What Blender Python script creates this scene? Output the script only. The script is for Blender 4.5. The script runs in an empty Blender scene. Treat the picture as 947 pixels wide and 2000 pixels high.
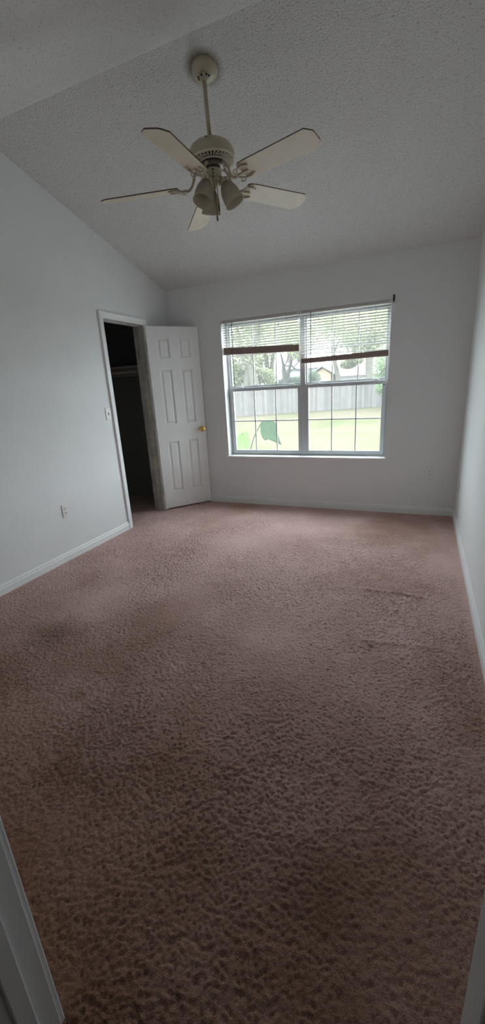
import bpy, bmesh, math, random
import numpy as np
from mathutils import Matrix, Vector, Euler
random.seed(7)
PI = math.pi
SC = bpy.context.scene
COL = SC.collection

# ---------------------------------------------------------------- camera
CAM_LOC = Vector((2.7859, 0.0, 1.3836))
YAW, PITCH, ROLL, FPX = 0.42076, -0.30184, -0.05902, 790.49


def cam_axes():
    f = Vector((-math.sin(YAW) * math.cos(PITCH), math.cos(YAW) * math.cos(PITCH), math.sin(PITCH)))
    r = Vector((math.cos(YAW), math.sin(YAW), 0))
    u = r.cross(f)
    r2 = math.cos(ROLL) * r + math.sin(ROLL) * u
    u2 = -math.sin(ROLL) * r + math.cos(ROLL) * u
    return r2, u2, f


_r, _u, _f = cam_axes()
cam_data = bpy.data.cameras.new('camera')
cam_data.sensor_fit = 'VERTICAL'
cam_data.sensor_height = 36.0
cam_data.lens = FPX / 2000.0 * 36.0
cam_data.clip_start = 0.02
cam_data.clip_end = 500
cam = bpy.data.objects.new('camera', cam_data)
cam.matrix_world = Matrix(((_r.x, _u.x, -_f.x, CAM_LOC.x), (_r.y, _u.y, -_f.y, CAM_LOC.y), (_r.z, _u.z, -_f.z, CAM_LOC.z), (0, 0, 0, 1)))
COL.objects.link(cam)
SC.camera = cam

# ---------------------------------------------------------------- sky and exposure
SKY_STRENGTH = 12.0
world = bpy.data.worlds.new('overcast_sky')
SC.world = world
world.use_nodes = True
wn = world.node_tree
wn.nodes.clear()
w_out = wn.nodes.new('ShaderNodeOutputWorld')
w_bg = wn.nodes.new('ShaderNodeBackground')
w_bg.inputs['Color'].default_value = (0.83, 0.925, 1.0, 1)
w_bg.inputs['Strength'].default_value = SKY_STRENGTH
wn.links.new(w_bg.outputs[0], w_out.inputs[0])
SC.view_settings.view_transform = 'Standard'
SC.view_settings.look = 'None'
SC.view_settings.gamma = 1.0
SC.view_settings.use_curve_mapping = False
SC.view_settings.exposure = 0.0
SC.cycles.diffuse_bounces = 7
SC.cycles.max_bounces = 14
SC.cycles.transparent_max_bounces = 16

# sampling hint for the daylight that enters through the window (a portal emits nothing itself)
_pd = bpy.data.lights.new('window_portal', 'AREA')
_pd.shape = 'RECTANGLE'
_pd.size, _pd.size_y = 1.80, 1.50
_pd.energy = 0.0
_pd.cycles.is_portal = True
_po = bpy.data.objects.new('window_portal', _pd)
_po.location = (1.567, 4.70, 1.33)
_po.rotation_euler = (-PI / 2, 0, 0)
COL.objects.link(_po)

# ---------------------------------------------------------------- room measures (metres)
W, D = 3.154, 4.423            # right wall, window wall
ZC, SLOPE, YR = 2.4586, 0.2911, 2.3437
YF = 0.30                      # room side of the doorway wall
WL, WR, WT, WS = 0.6726, 2.4606, 2.078, 0.584


def ceil_z(y):
    return ZC + SLOPE * (D - y) if y >= YR else ZC + SLOPE * (D - YR) - SLOPE * (YR - y)


# ---------------------------------------------------------------- materials
MATS = {}


def yard(col, k=0.32):
    return tuple(c * k * 1.95 for c in col)



def nodes_of(name):
    m = bpy.data.materials.new(name)
    m.use_nodes = True
    nt = m.node_tree
    bsdf = next(n for n in nt.nodes if n.type == 'BSDF_PRINCIPLED')
    MATS[name] = m
    return m, nt, bsdf


def mat(name, col, rough=0.5, metal=0.0, vary=0.0, vscale=8.0, bump=0.0, bscale=200.0, spec=0.5, detail=3.0, bdist=0.002):
    m, nt, b = nodes_of(name)
    b.inputs['Base Color'].default_value = (*col, 1)
    b.inputs['Roughness'].default_value = rough
    b.inputs['Metallic'].default_value = metal
    b.inputs['Specular IOR Level'].default_value = spec
    tc = nt.nodes.new('ShaderNodeTexCoord')
    if vary > 0:
        n = nt.nodes.new('ShaderNodeTexNoise')
        n.inputs['Scale'].default_value = vscale
        n.inputs['Detail'].default_value = 5
        r = nt.nodes.new('ShaderNodeValToRGB')
        r.color_ramp.elements[0].position = 0.3
        r.color_ramp.elements[1].position = 0.7
        r.color_ramp.elements[0].color = (*[c * (1 - vary) for c in col], 1)
        r.color_ramp.elements[1].color = (*[min(1, c * (1 + vary * 0.6)) for c in col], 1)
        nt.links.new(tc.outputs['Object'], n.inputs['Vector'])
        nt.links.new(n.outputs['Fac'], r.inputs['Fac'])
        nt.links.new(r.outputs['Color'], b.inputs['Base Color'])
    if bump > 0:
        n2 = nt.nodes.new('ShaderNodeTexNoise')
        n2.inputs['Scale'].default_value = bscale
        n2.inputs['Detail'].default_value = detail
        bp = nt.nodes.new('ShaderNodeBump')
        bp.inputs['Strength'].default_value = bump
        bp.inputs['Distance'].default_value = bdist
        nt.links.new(tc.outputs['Object'], n2.inputs['Vector'])
        nt.links.new(n2.outputs['Fac'], bp.inputs['Height'])
        nt.links.new(bp.outputs['Normal'], b.inputs['Normal'])
    return m


WALL = mat('wall_paint', (0.81, 0.82, 0.82), 0.55, vary=0.02, vscale=3, bump=0.25, bscale=120, spec=0.3)
TRIM = mat('trim_paint', (0.84, 0.85, 0.85), 0.35, vary=0.03, vscale=6, spec=0.4)
GRIMY_SHADED = mat('grimy_shaded_trim_paint', (0.52, 0.51, 0.47), 0.5, vary=0.35, vscale=7)  # smudges, plus the jamb's shade mixed into the base colour
CLOSET_SHADE = mat('closet_shade_paint', (0.20, 0.215, 0.20), 0.7, vary=0.05, vscale=3)  # closet gloom painted into the wall colour
DOORP = mat('door_paint', (0.86, 0.86, 0.85), 0.4, vary=0.03, vscale=5, bump=0.08, bscale=90, spec=0.4)
VINYL = mat('window_metal', (0.62, 0.64, 0.65), 0.35, vary=0.05, vscale=12)
MARBLE = mat('sill_marble', (0.90, 0.90, 0.90), 0.25, vary=0.04, vscale=20)
PLATE = mat('plate_plastic', (0.80, 0.80, 0.78), 0.35)
DARK = mat('dark_slot', (0.02, 0.02, 0.02), 0.7)
BLACKM = mat('black_metal', (0.015, 0.015, 0.017), 0.45)
BRASS = mat('brass', (0.80, 0.56, 0.20), 0.18, metal=1.0)
ALMOND = mat('almond_enamel', (0.52, 0.46, 0.34), 0.32, vary=0.10, vscale=14)
ALMOND_D = mat('almond_vent', (0.74, 0.68, 0.55), 0.4)
BLADE = mat('blade_face', (0.64, 0.565, 0.44), 0.42, vary=0.07, vscale=9)
BLADE_E = mat('blade_edge', (0.11, 0.075, 0.05), 0.7, vary=0.3, vscale=40)
STEEL = mat('dusty_steel', (0.16, 0.145, 0.125), 0.4, metal=0.7)
CHAIN = mat('chain_brass', (0.22, 0.15, 0.08), 0.45, metal=0.6)
STACK = mat('stack_brown', (0.40, 0.29, 0.25), 0.5, vary=0.1, vscale=30)
RAIL = mat('headrail_paint', (0.55, 0.52, 0.50), 0.45)
CORD = mat('cord', (0.30, 0.30, 0.29), 0.8)
WAND = mat('wand_plastic', (0.20, 0.21, 0.20), 0.3)
WOODW = mat('shelf_paint', (0.40, 0.39, 0.36), 0.5)
BOUNCE_SLAB = mat('bounce_slab_concrete', (0.34, 0.335, 0.32), 0.9, vary=0.12, vscale=2.0, bump=0.3, bscale=80)
EXTW = mat('stucco', (0.55, 0.50, 0.42), 0.9, bump=0.4, bscale=60)
BARK = mat('bark', yard((0.16, 0.145, 0.115), 0.36), 0.95, vary=0.35, vscale=9, bump=0.8, bscale=25, bdist=0.02)
BARK2 = mat('bark_dark', yard((0.10, 0.09, 0.08), 0.18), 0.95, vary=0.3, vscale=9, bump=0.8, bscale=25, bdist=0.02)
FENCE = mat('weathered_boards', yard((0.165, 0.150, 0.142), 0.38), 0.95, vary=0.16, vscale=2.6)
HWALL = mat('tan_siding', yard((0.30, 0.22, 0.15), 0.50), 0.9)
HROOF = mat('grey_shingle', yard((0.17, 0.155, 0.13), 0.42), 0.95, vary=0.15, vscale=5)
HROOF2 = mat('pink_shingle', yard((0.27, 0.22, 0.20), 0.50), 0.95, vary=0.15, vscale=5)
HWHITE = mat('white_siding', yard((0.42, 0.42, 0.42), 0.36), 0.9)


def leaf_mat(name, col, tr=0.52):
    m, nt, b = nodes_of(name)
    nt.nodes.remove(b)
    out = next(n for n in nt.nodes if n.type == 'OUTPUT_MATERIAL')
    d = nt.nodes.new('ShaderNodeBsdfDiffuse')
    t = nt.nodes.new('ShaderNodeBsdfTranslucent')
    mx = nt.nodes.new('ShaderNodeMixShader')
    mx.inputs[0].default_value = tr
    tc = nt.nodes.new('ShaderNodeTexCoord')
    n = nt.nodes.new('ShaderNodeTexNoise')
    n.inputs['Scale'].default_value = 1.3
    n.inputs['Detail'].default_value = 4
    r = nt.nodes.new('ShaderNodeValToRGB')
    r.color_ramp.elements[0].position = 0.3
    r.color_ramp.elements[1].position = 0.7
    r.color_ramp.elements[0].color = (*[c * 0.8 for c in col], 1)
    r.color_ramp.elements[1].color = (*[c * 1.2 for c in col], 1)
    nt.links.new(tc.outputs['Object'], n.inputs['Vector'])
    nt.links.new(n.outputs['Fac'], r.inputs['Fac'])
    for s in (d, t):
        nt.links.new(r.outputs['Color'], s.inputs['Color'])
    nt.links.new(d.outputs[0], mx.inputs[1])
    nt.links.new(t.outputs[0], mx.inputs[2])
    nt.links.new(mx.outputs[0], out.inputs[0])
    return m


_nt = FENCE.node_tree                                            # each board weathered a little differently
_b = next(n for n in _nt.nodes if n.type == 'BSDF_PRINCIPLED')
_src = _b.inputs['Base Color'].links[0].from_socket
_g = _nt.nodes.new('ShaderNodeNewGeometry')
_rr = _nt.nodes.new('ShaderNodeValToRGB')
_rr.color_ramp.elements[0].color = (0.72, 0.72, 0.74, 1)
_rr.color_ramp.elements[1].color = (1.15, 1.13, 1.1, 1)
_mx = _nt.nodes.new('ShaderNodeMix')
_mx.data_type = 'RGBA'
_mx.blend_type = 'MULTIPLY'
_mx.inputs[0].default_value = 1.0
_nt.links.new(_g.outputs['Random Per Island'], _rr.inputs['Fac'])
_nt.links.new(_src, _mx.inputs[6])
_nt.links.new(_rr.outputs['Color'], _mx.inputs[7])
_nt.links.new(_mx.outputs[2], _b.inputs['Base Color'])

LEAF_A = leaf_mat('leaf_oak', yard((0.155, 0.163, 0.105), 1.0))
LEAF_B = leaf_mat('leaf_bright', yard((0.135, 0.18, 0.10), 0.75))
LEAF_C = leaf_mat('leaf_hedge', yard((0.095, 0.12, 0.085), 0.7))
LEAF_P = leaf_mat('leaf_broad', yard((0.10, 0.17, 0.085), 0.45), 0.4)
LEAF_Y = leaf_mat('leaf_young', yard((0.17, 0.25, 0.09), 0.45), 0.5)
SLAT = leaf_mat('slat_vinyl', (0.78, 0.77, 0.75), 0.25)


def glass_mat():
    m, nt, b = nodes_of('window_glass')
    nt.nodes.remove(b)
    out = next(n for n in nt.nodes if n.type == 'OUTPUT_MATERIAL')
    t = nt.nodes.new('ShaderNodeBsdfTransparent')
    t.inputs['Color'].default_value = (0.95, 0.97, 0.96, 1)
    g = nt.nodes.new('ShaderNodeBsdfGlossy')
    g.inputs['Roughness'].default_value = 0.02
    lw = nt.nodes.new('ShaderNodeLayerWeight')             # Schlick reflectance, the same from both sides of the pane
    lw.inputs['Blend'].default_value = 0.5
    p5 = nt.nodes.new('ShaderNodeMath')
    p5.operation = 'POWER'
    p5.inputs[1].default_value = 5.0
    nt.links.new(lw.outputs['Facing'], p5.inputs[0])
    f = nt.nodes.new('ShaderNodeMath')
    f.operation = 'MULTIPLY_ADD'
    f.inputs[1].default_value = 0.96
    f.inputs[2].default_value = 0.04
    nt.links.new(p5.outputs[0], f.inputs[0])
    m1 = nt.nodes.new('ShaderNodeMixShader')
    nt.links.new(f.outputs[0], m1.inputs[0])
    nt.links.new(t.outputs[0], m1.inputs[1])
    nt.links.new(g.outputs[0], m1.inputs[2])
    tr = nt.nodes.new('ShaderNodeBsdfTranslucent')          # washed-out haze over the view, put into the pane
    tr.inputs['Color'].default_value = (0.9, 0.93, 0.92, 1)
    m2 = nt.nodes.new('ShaderNodeMixShader')
    m2.inputs[0].default_value = 0.022
    nt.links.new(m1.outputs[0], m2.inputs[1])
    nt.links.new(tr.outputs[0], m2.inputs[2])
    nt.links.new(m2.outputs[0], out.inputs[0])
    return m


GLASS = glass_mat()


def shade_mat():
    m, nt, b = nodes_of('frosted_shade')
    b.inputs['Base Color'].default_value = (0.56, 0.51, 0.42, 1)
    b.inputs['Roughness'].default_value = 0.22
    out = next(n for n in nt.nodes if n.type == 'OUTPUT_MATERIAL')
    t = nt.nodes.new('ShaderNodeBsdfTranslucent')
    t.inputs['Color'].default_value = (0.62, 0.57, 0.47, 1)
    mx = nt.nodes.new('ShaderNodeMixShader')
    mx.inputs[0].default_value = 0.55
    nt.links.new(b.outputs[0], mx.inputs[1])
    nt.links.new(t.outputs[0], mx.inputs[2])
    nt.links.new(mx.outputs[0], out.inputs[0])
    return m


SHADE = shade_mat()


def popcorn_mat():
    m, nt, b = nodes_of('popcorn_ceiling')
    b.inputs['Roughness'].default_value = 0.95
    b.inputs['Specular IOR Level'].default_value = 0.1
    tc = nt.nodes.new('ShaderNodeTexCoord')
    v = nt.nodes.new('ShaderNodeTexVoronoi')
    v.inputs['Scale'].default_value = 120
    n = nt.nodes.new('ShaderNodeTexNoise')
    n.inputs['Scale'].default_value = 95
    n.inputs['Detail'].default_value = 5
    n.inputs['Roughness'].default_value = 0.65
    mul = nt.nodes.new('ShaderNodeMath')
    mul.operation = 'MULTIPLY'
    sub = nt.nodes.new('ShaderNodeMath')
    sub.operation = 'SUBTRACT'
    sub.inputs[0].default_value = 1.0
    nt.links.new(tc.outputs['Object'], v.inputs['Vector'])
    nt.links.new(tc.outputs['Object'], n.inputs['Vector'])
    nt.links.new(v.outputs['Distance'], sub.inputs[1])
    nt.links.new(sub.outputs[0], mul.inputs[0])
    nt.links.new(n.outputs['Fac'], mul.inputs[1])
    bp = nt.nodes.new('ShaderNodeBump')
    bp.inputs['Strength'].default_value = 0.65
    bp.inputs['Distance'].default_value = 0.012
    nt.links.new(mul.outputs[0], bp.inputs['Height'])
    nt.links.new(bp.outputs['Normal'], b.inputs['Normal'])
    n3 = nt.nodes.new('ShaderNodeTexNoise')
    n3.inputs['Scale'].default_value = 1.2
    n3.inputs['Detail'].default_value = 3
    r = nt.nodes.new('ShaderNodeValToRGB')
    r.color_ramp.elements[0].color = (0.71, 0.71, 0.69, 1)
    r.color_ramp.elements[1].color = (0.78, 0.78, 0.77, 1)
    nt.links.new(tc.outputs['Object'], n3.inputs['Vector'])
    nt.links.new(n3.outputs['Fac'], r.inputs['Fac'])
    # pit shadows between the popcorn grains, painted as darker specks
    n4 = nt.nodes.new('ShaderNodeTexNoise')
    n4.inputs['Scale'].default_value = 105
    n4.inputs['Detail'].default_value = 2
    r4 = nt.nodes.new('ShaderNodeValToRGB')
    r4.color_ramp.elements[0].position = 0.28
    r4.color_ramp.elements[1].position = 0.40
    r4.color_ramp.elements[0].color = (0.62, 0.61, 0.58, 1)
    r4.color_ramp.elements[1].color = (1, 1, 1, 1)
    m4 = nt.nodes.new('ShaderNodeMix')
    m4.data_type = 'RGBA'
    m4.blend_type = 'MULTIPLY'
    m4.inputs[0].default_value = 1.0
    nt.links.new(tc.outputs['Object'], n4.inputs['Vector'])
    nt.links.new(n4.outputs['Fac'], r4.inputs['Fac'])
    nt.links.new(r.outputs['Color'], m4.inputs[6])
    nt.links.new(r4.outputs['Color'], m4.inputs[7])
    # soot ring around the fan canopy
    vd = nt.nodes.new('ShaderNodeVectorMath')
    vd.operation = 'DISTANCE'
    vd.inputs[1].default_value = (1.590, 2.505, ceil_z(2.505))
    r2 = nt.nodes.new('ShaderNodeValToRGB')
    r2.color_ramp.elements[0].position = 0.070
    r2.color_ramp.elements[1].position = 0.115
    r2.color_ramp.elements[0].color = (0.45, 0.43, 0.36, 1)
    r2.color_ramp.elements[1].color = (1, 1, 1, 1)
    mx = nt.nodes.new('ShaderNodeMix')
    mx.data_type = 'RGBA'
    mx.blend_type = 'MULTIPLY'
    mx.inputs[0].default_value = 1.0
    nt.links.new(tc.outputs['Object'], vd.inputs[0])
    nt.links.new(vd.outputs['Value'], r2.inputs['Fac'])
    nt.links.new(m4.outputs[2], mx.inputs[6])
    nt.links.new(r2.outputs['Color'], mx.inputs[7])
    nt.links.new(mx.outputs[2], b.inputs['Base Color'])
    return m


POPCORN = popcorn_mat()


# (x, y, radius, how dark) of the spills on the carpet
STAINS = [(0.78, 1.50, 0.19, 0.66), (1.34, 1.14, 0.07, 0.76), (2.62, 1.97, 0.018, 0.35), (2.60, 0.80, 0.15, 0.74)]


def carpet_mat():
    m, nt, b = nodes_of('pink_brown_carpet')
    b.inputs['Roughness'].default_value = 1.0
    b.inputs['Specular IOR Level'].default_value = 0.05
    L = nt.links.new
    tc = nt.nodes.new('ShaderNodeTexCoord')

    def noise(scale, detail=4, rough=0.5):
        n = nt.nodes.new('ShaderNodeTexNoise')
        n.inputs['Scale'].default_value = scale
        n.inputs['Detail'].default_value = detail
        n.inputs['Roughness'].default_value = rough
        L(tc.outputs['Object'], n.inputs['Vector'])
        return n

    def ramp(fac, p0, p1, c0, c1):
        r = nt.nodes.new('ShaderNodeValToRGB')
        r.color_ramp.elements[0].position = p0
        r.color_ramp.elements[1].position = p1
        r.color_ramp.elements[0].color = (*c0, 1)
        r.color_ramp.elements[1].color = (*c1, 1)
        L(fac, r.inputs['Fac'])
        return r

    def mult(a, c, fac=1.0):
        x = nt.nodes.new('ShaderNodeMix')
        x.data_type = 'RGBA'
        x.blend_type = 'MULTIPLY'
        x.inputs[0].default_value = fac
        L(a, x.inputs[6])
        L(c, x.inputs[7])
        return x.outputs[2]

    base = ramp(noise(260, 3).outputs['Fac'], 0.3, 0.7, (0.54, 0.35, 0.322), (0.86, 0.625, 0.58))
    wear = ramp(noise(1.7, 6, 0.6).outputs['Fac'], 0.34, 0.62, (0.78, 0.74, 0.71), (1.0, 1.0, 1.0))
    stain = ramp(noise(0.9, 4, 0.55).outputs['Fac'], 0.30, 0.46, (0.72, 0.66, 0.60), (1.0, 1.0, 1.0))
    tuft = ramp(noise(210, 3).outputs['Fac'], 0.30, 0.48, (0.62, 0.58, 0.56), (1.0, 1.0, 1.0))
    # traffic soil trodden in around the entry doorway, with light falloff painted into the tone
    sep = nt.nodes.new('ShaderNodeSeparateXYZ')
    L(tc.outputs['Object'], sep.inputs[0])
    ms = nt.nodes.new('ShaderNodeMath')
    ms.operation = 'MULTIPLY_ADD'
    ms.inputs[1].default_value = 1.6
    L(noise(1.4, 5, 0.6).outputs['Fac'], ms.inputs[0])
    L(sep.outputs['Y'], ms.inputs[2])
    ds = nt.nodes.new('ShaderNodeMath')
    ds.operation = 'DIVIDE'
    ds.inputs[1].default_value = 4.0
    L(ms.outputs[0], ds.inputs[0])
    soil_falloff = ramp(ds.outputs[0], 0.28, 0.72, (0.42, 0.325, 0.24), (1.0, 1.0, 1.0))
    c0 = mult(base.outputs[0], soil_falloff.outputs[0], 1.0)
    c = mult(mult(mult(c0, wear.outputs[0], 0.85), stain.outputs[0], 0.8), tuft.outputs[0], 0.5)
    for sx, sy, rad, dark in STAINS:
        vd = nt.nodes.new('ShaderNodeVectorMath')
        vd.operation = 'DISTANCE'
        vd.inputs[1].default_value = (sx, sy, 0)
        L(tc.outputs['Object'], vd.inputs[0])
        wob = nt.nodes.new('ShaderNodeMath')
        wob.operation = 'MULTIPLY_ADD'
        wob.inputs[1].default_value = rad * 1.6
        L(noise(2.2 / (rad + 0.1), 5, 0.6).outputs['Fac'], wob.inputs[0])
        L(vd.outputs['Value'], wob.inputs[2])
        st_ = ramp(wob.outputs[0], rad * 1.0, rad * 2.0, (dark, dark * 0.96, dark * 0.90), (1, 1, 1))
        c = mult(c, st_.outputs[0], 1.0)
    L(c, b.inputs['Base Color'])
    bp = nt.nodes.new('ShaderNodeBump')
    bp.inputs['Strength'].default_value = 0.8
    bp.inputs['Distance'].default_value = 0.006
    L(noise(280, 4, 0.6).outputs['Fac'], bp.inputs['Height'])
    L(bp.outputs['Normal'], b.inputs['Normal'])
    return m


CARPET = carpet_mat()


def lawn_mat():
    m, nt, b = nodes_of('dry_lawn')
    b.inputs['Roughness'].default_value = 1.0
    b.inputs['Specular IOR Level'].default_value = 0.0
    L = nt.links.new
    tc = nt.nodes.new('ShaderNodeTexCoord')
    n = nt.nodes.new('ShaderNodeTexNoise')
    n.inputs['Scale'].default_value = 0.28
    n.inputs['Detail'].default_value = 6
    n.inputs['Roughness'].default_value = 0.6
    r = nt.nodes.new('ShaderNodeValToRGB')
    cr = r.color_ramp
    cr.elements[0].position = 0.30
    cr.elements[0].color = (*yard((0.112, 0.124, 0.058)), 1)
    cr.elements[1].position = 0.56
    cr.elements[1].color = (*yard((0.166, 0.141, 0.097)), 1)
    e = cr.elements.new(0.42)
    e.color = (*yard((0.150, 0.137, 0.082)), 1)
    L(tc.outputs['Object'], n.inputs['Vector'])
    L(n.outputs['Fac'], r.inputs['Fac'])
    L(r.outputs[0], b.inputs['Base Color'])
    n2 = nt.nodes.new('ShaderNodeTexNoise')
    n2.inputs['Scale'].default_value = 25
    bp = nt.nodes.new('ShaderNodeBump')
    bp.inputs['Strength'].default_value = 0.6
    bp.inputs['Distance'].default_value = 0.03
    L(tc.outputs['Object'], n2.inputs['Vector'])
    L(n2.outputs['Fac'], bp.inputs['Height'])
    L(bp.outputs['Normal'], b.inputs['Normal'])
    return m


LAWN = lawn_mat()

# ---------------------------------------------------------------- helpers


def link(name, me, m=None, parent=None, loc=None, smooth=False):
    o = bpy.data.objects.new(name, me)
    COL.objects.link(o)
    if m is not None:
        for mm in (m if isinstance(m, (list, tuple)) else [m]):
            me.materials.append(mm)
    if parent is not None:
        o.parent = parent
    if loc is not None:
        o.location = loc
    if smooth:
        for p in me.polygons:
            p.use_smooth = True
    return o


def obj(name, bm, m=None, parent=None, smooth=False, loc=None):
    bmesh.ops.recalc_face_normals(bm, faces=bm.faces[:])
    me = bpy.data.meshes.new(name)
    bm.to_mesh(me)
    bm.free()
    return link(name, me, m, parent, loc, smooth)


def empty(name, loc=(0, 0, 0), rot=(0, 0, 0), parent=None):
    o = bpy.data.objects.new(name, None)
    o.empty_display_size = 0.1
    COL.objects.link(o)
    o.location = loc
    o.rotation_euler = rot
    if parent is not None:
        o.parent = parent
    return o


def tag(o, label, cat, group=None, kind=None):
    o['label'] = label
    o['category'] = cat
    if group:
        o['group'] = group
    if kind:
        o['kind'] = kind
    return o


def struct(o, label, cat):
    return tag(o, label, cat, kind='structure')


def box(bm, x0, x1, y0, y1, z0, z1, bev=0.0, seg=2, mtx=None):
    vs = [bm.verts.new((x, y, z)) for x in (x0, x1) for y in (y0, y1) for z in (z0, z1)]
    idx = [(0, 1, 3, 2), (4, 6, 7, 5), (0, 4, 5, 1), (2, 3, 7, 6), (0, 2, 6, 4), (1, 5, 7, 3)]
    fs = [bm.faces.new([vs[i] for i in f]) for f in idx]
    allv = vs
    if bev > 0:
        es = list({e for f in fs for e in f.edges})
        r = bmesh.ops.bevel(bm, geom=es, offset=bev, segments=seg, affect='EDGES', profile=0.5)
        allv = list({v for f in r['faces'] for v in f.verts} | {v for v in vs if v.is_valid})
    if mtx is not None:
        for v in allv:
            v.co = mtx @ v.co
    return allv


def prism(bm, pts, axis, a0, a1):
    """polygon in the plane across `axis`, extruded from a0 to a1. pts are (u, v) in the order of the two other axes."""
    def P(u, v, a):
        if axis == 'x':
            return (a, u, v)
        if axis == 'y':
            return (u, a, v)
        return (u, v, a)
    A = [bm.verts.new(P(u, v, a0)) for u, v in pts]
    B = [bm.verts.new(P(u, v, a1)) for u, v in pts]
    n = len(pts)
    bm.faces.new(A)
    bm.faces.new(B[::-1])
    for i in range(n):
        bm.faces.new((A[i], B[i], B[(i + 1) % n], A[(i + 1) % n]))
    return A + B


def lathe(bm, prof, seg=32, mtx=None, cap=True):
    rings = []
    for r, z in prof:
        rings.append([bm.verts.new((r * math.cos(2 * PI * i / seg), r * math.sin(2 * PI * i / seg), z)) for i in range(seg)])
    for a, b in zip(rings, rings[1:]):
        for i in range(seg):
            bm.faces.new((a[i], a[(i + 1) % seg], b[(i + 1) % seg], b[i]))
    if cap:
        bm.faces.new(rings[0][::-1])
        bm.faces.new(rings[-1])
    vs = [v for r in rings for v in r]
    if mtx is not None:
        for v in vs:
            v.co = mtx @ v.co
    return vs


def tube(bm, pts, rad, seg=8):
    pts = [Vector(p) for p in pts]
    rads = rad if isinstance(rad, (list, tuple)) else [rad] * len(pts)
    rings = []
    ref = None
    for i, p in enumerate(pts):
        t = (pts[min(i + 1, len(pts) - 1)] - pts[max(i - 1, 0)]).normalized()
        if ref is None:
            ref = Vector((0, 0, 1)) if abs(t.z) < 0.9 else Vector((1, 0, 0))
        n = (ref - t * ref.dot(t)).normalized()
        ref = n
        b = t.cross(n)
        rings.append([bm.verts.new(p + rads[i] * (math.cos(2 * PI * k / seg) * n + math.sin(2 * PI * k / seg) * b)) for k in range(seg)])
    for a, b in zip(rings, rings[1:]):
        for k in range(seg):
            bm.faces.new((a[k], a[(k + 1) % seg], b[(k + 1) % seg], b[k]))
    bm.faces.new(rings[0][::-1])
    bm.faces.new(rings[-1])


def curve_pts(pts, n=6):
    """Catmull-Rom through pts."""
    P = [Vector(p) for p in pts]
    P = [2 * P[0] - P[1]] + P + [2 * P[-1] - P[-2]]
    out = []
    for i in range(1, len(P) - 2):
        for k in range(n):
            t = k / n
            a, b, c, d = P[i - 1], P[i], P[i + 1], P[i + 2]
            out.append(0.5 * ((2 * b) + (c - a) * t + (2 * a - 5 * b + 4 * c - d) * t * t + (3 * b - a - 3 * c + d) * t ** 3))
    out.append(P[-2])
    return out


def sphere(bm, c, r, u=12, v=8, sc=(1, 1, 1)):
    m = Matrix.Translation(c) @ Matrix.Diagonal((sc[0], sc[1], sc[2], 1))
    bmesh.ops.create_uvsphere(bm, u_segments=u, v_segments=v, radius=r, matrix=m)


def NB():
    return bmesh.new()


# ================================================================ SETTING: shell
# --- floor: carpet with a real tufted surface
def smooth_noise(rng, ny, nx, k, passes=2):
    a = rng.standard_normal((ny, nx))
    for _ in range(passes):
        for ax in (0, 1):
            c = np.cumsum(np.concatenate([np.take(a, range(-k, 0), axis=ax), a, np.take(a, range(0, k + 1), axis=ax)], axis=ax), axis=ax)
            n = a.shape[ax]
            hi = np.take(c, range(2 * k, 2 * k + n), axis=ax)
            lo = np.take(c, range(0, n), axis=ax)
            a = (hi - lo) / (2 * k)
    return a / a.std()


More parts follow.
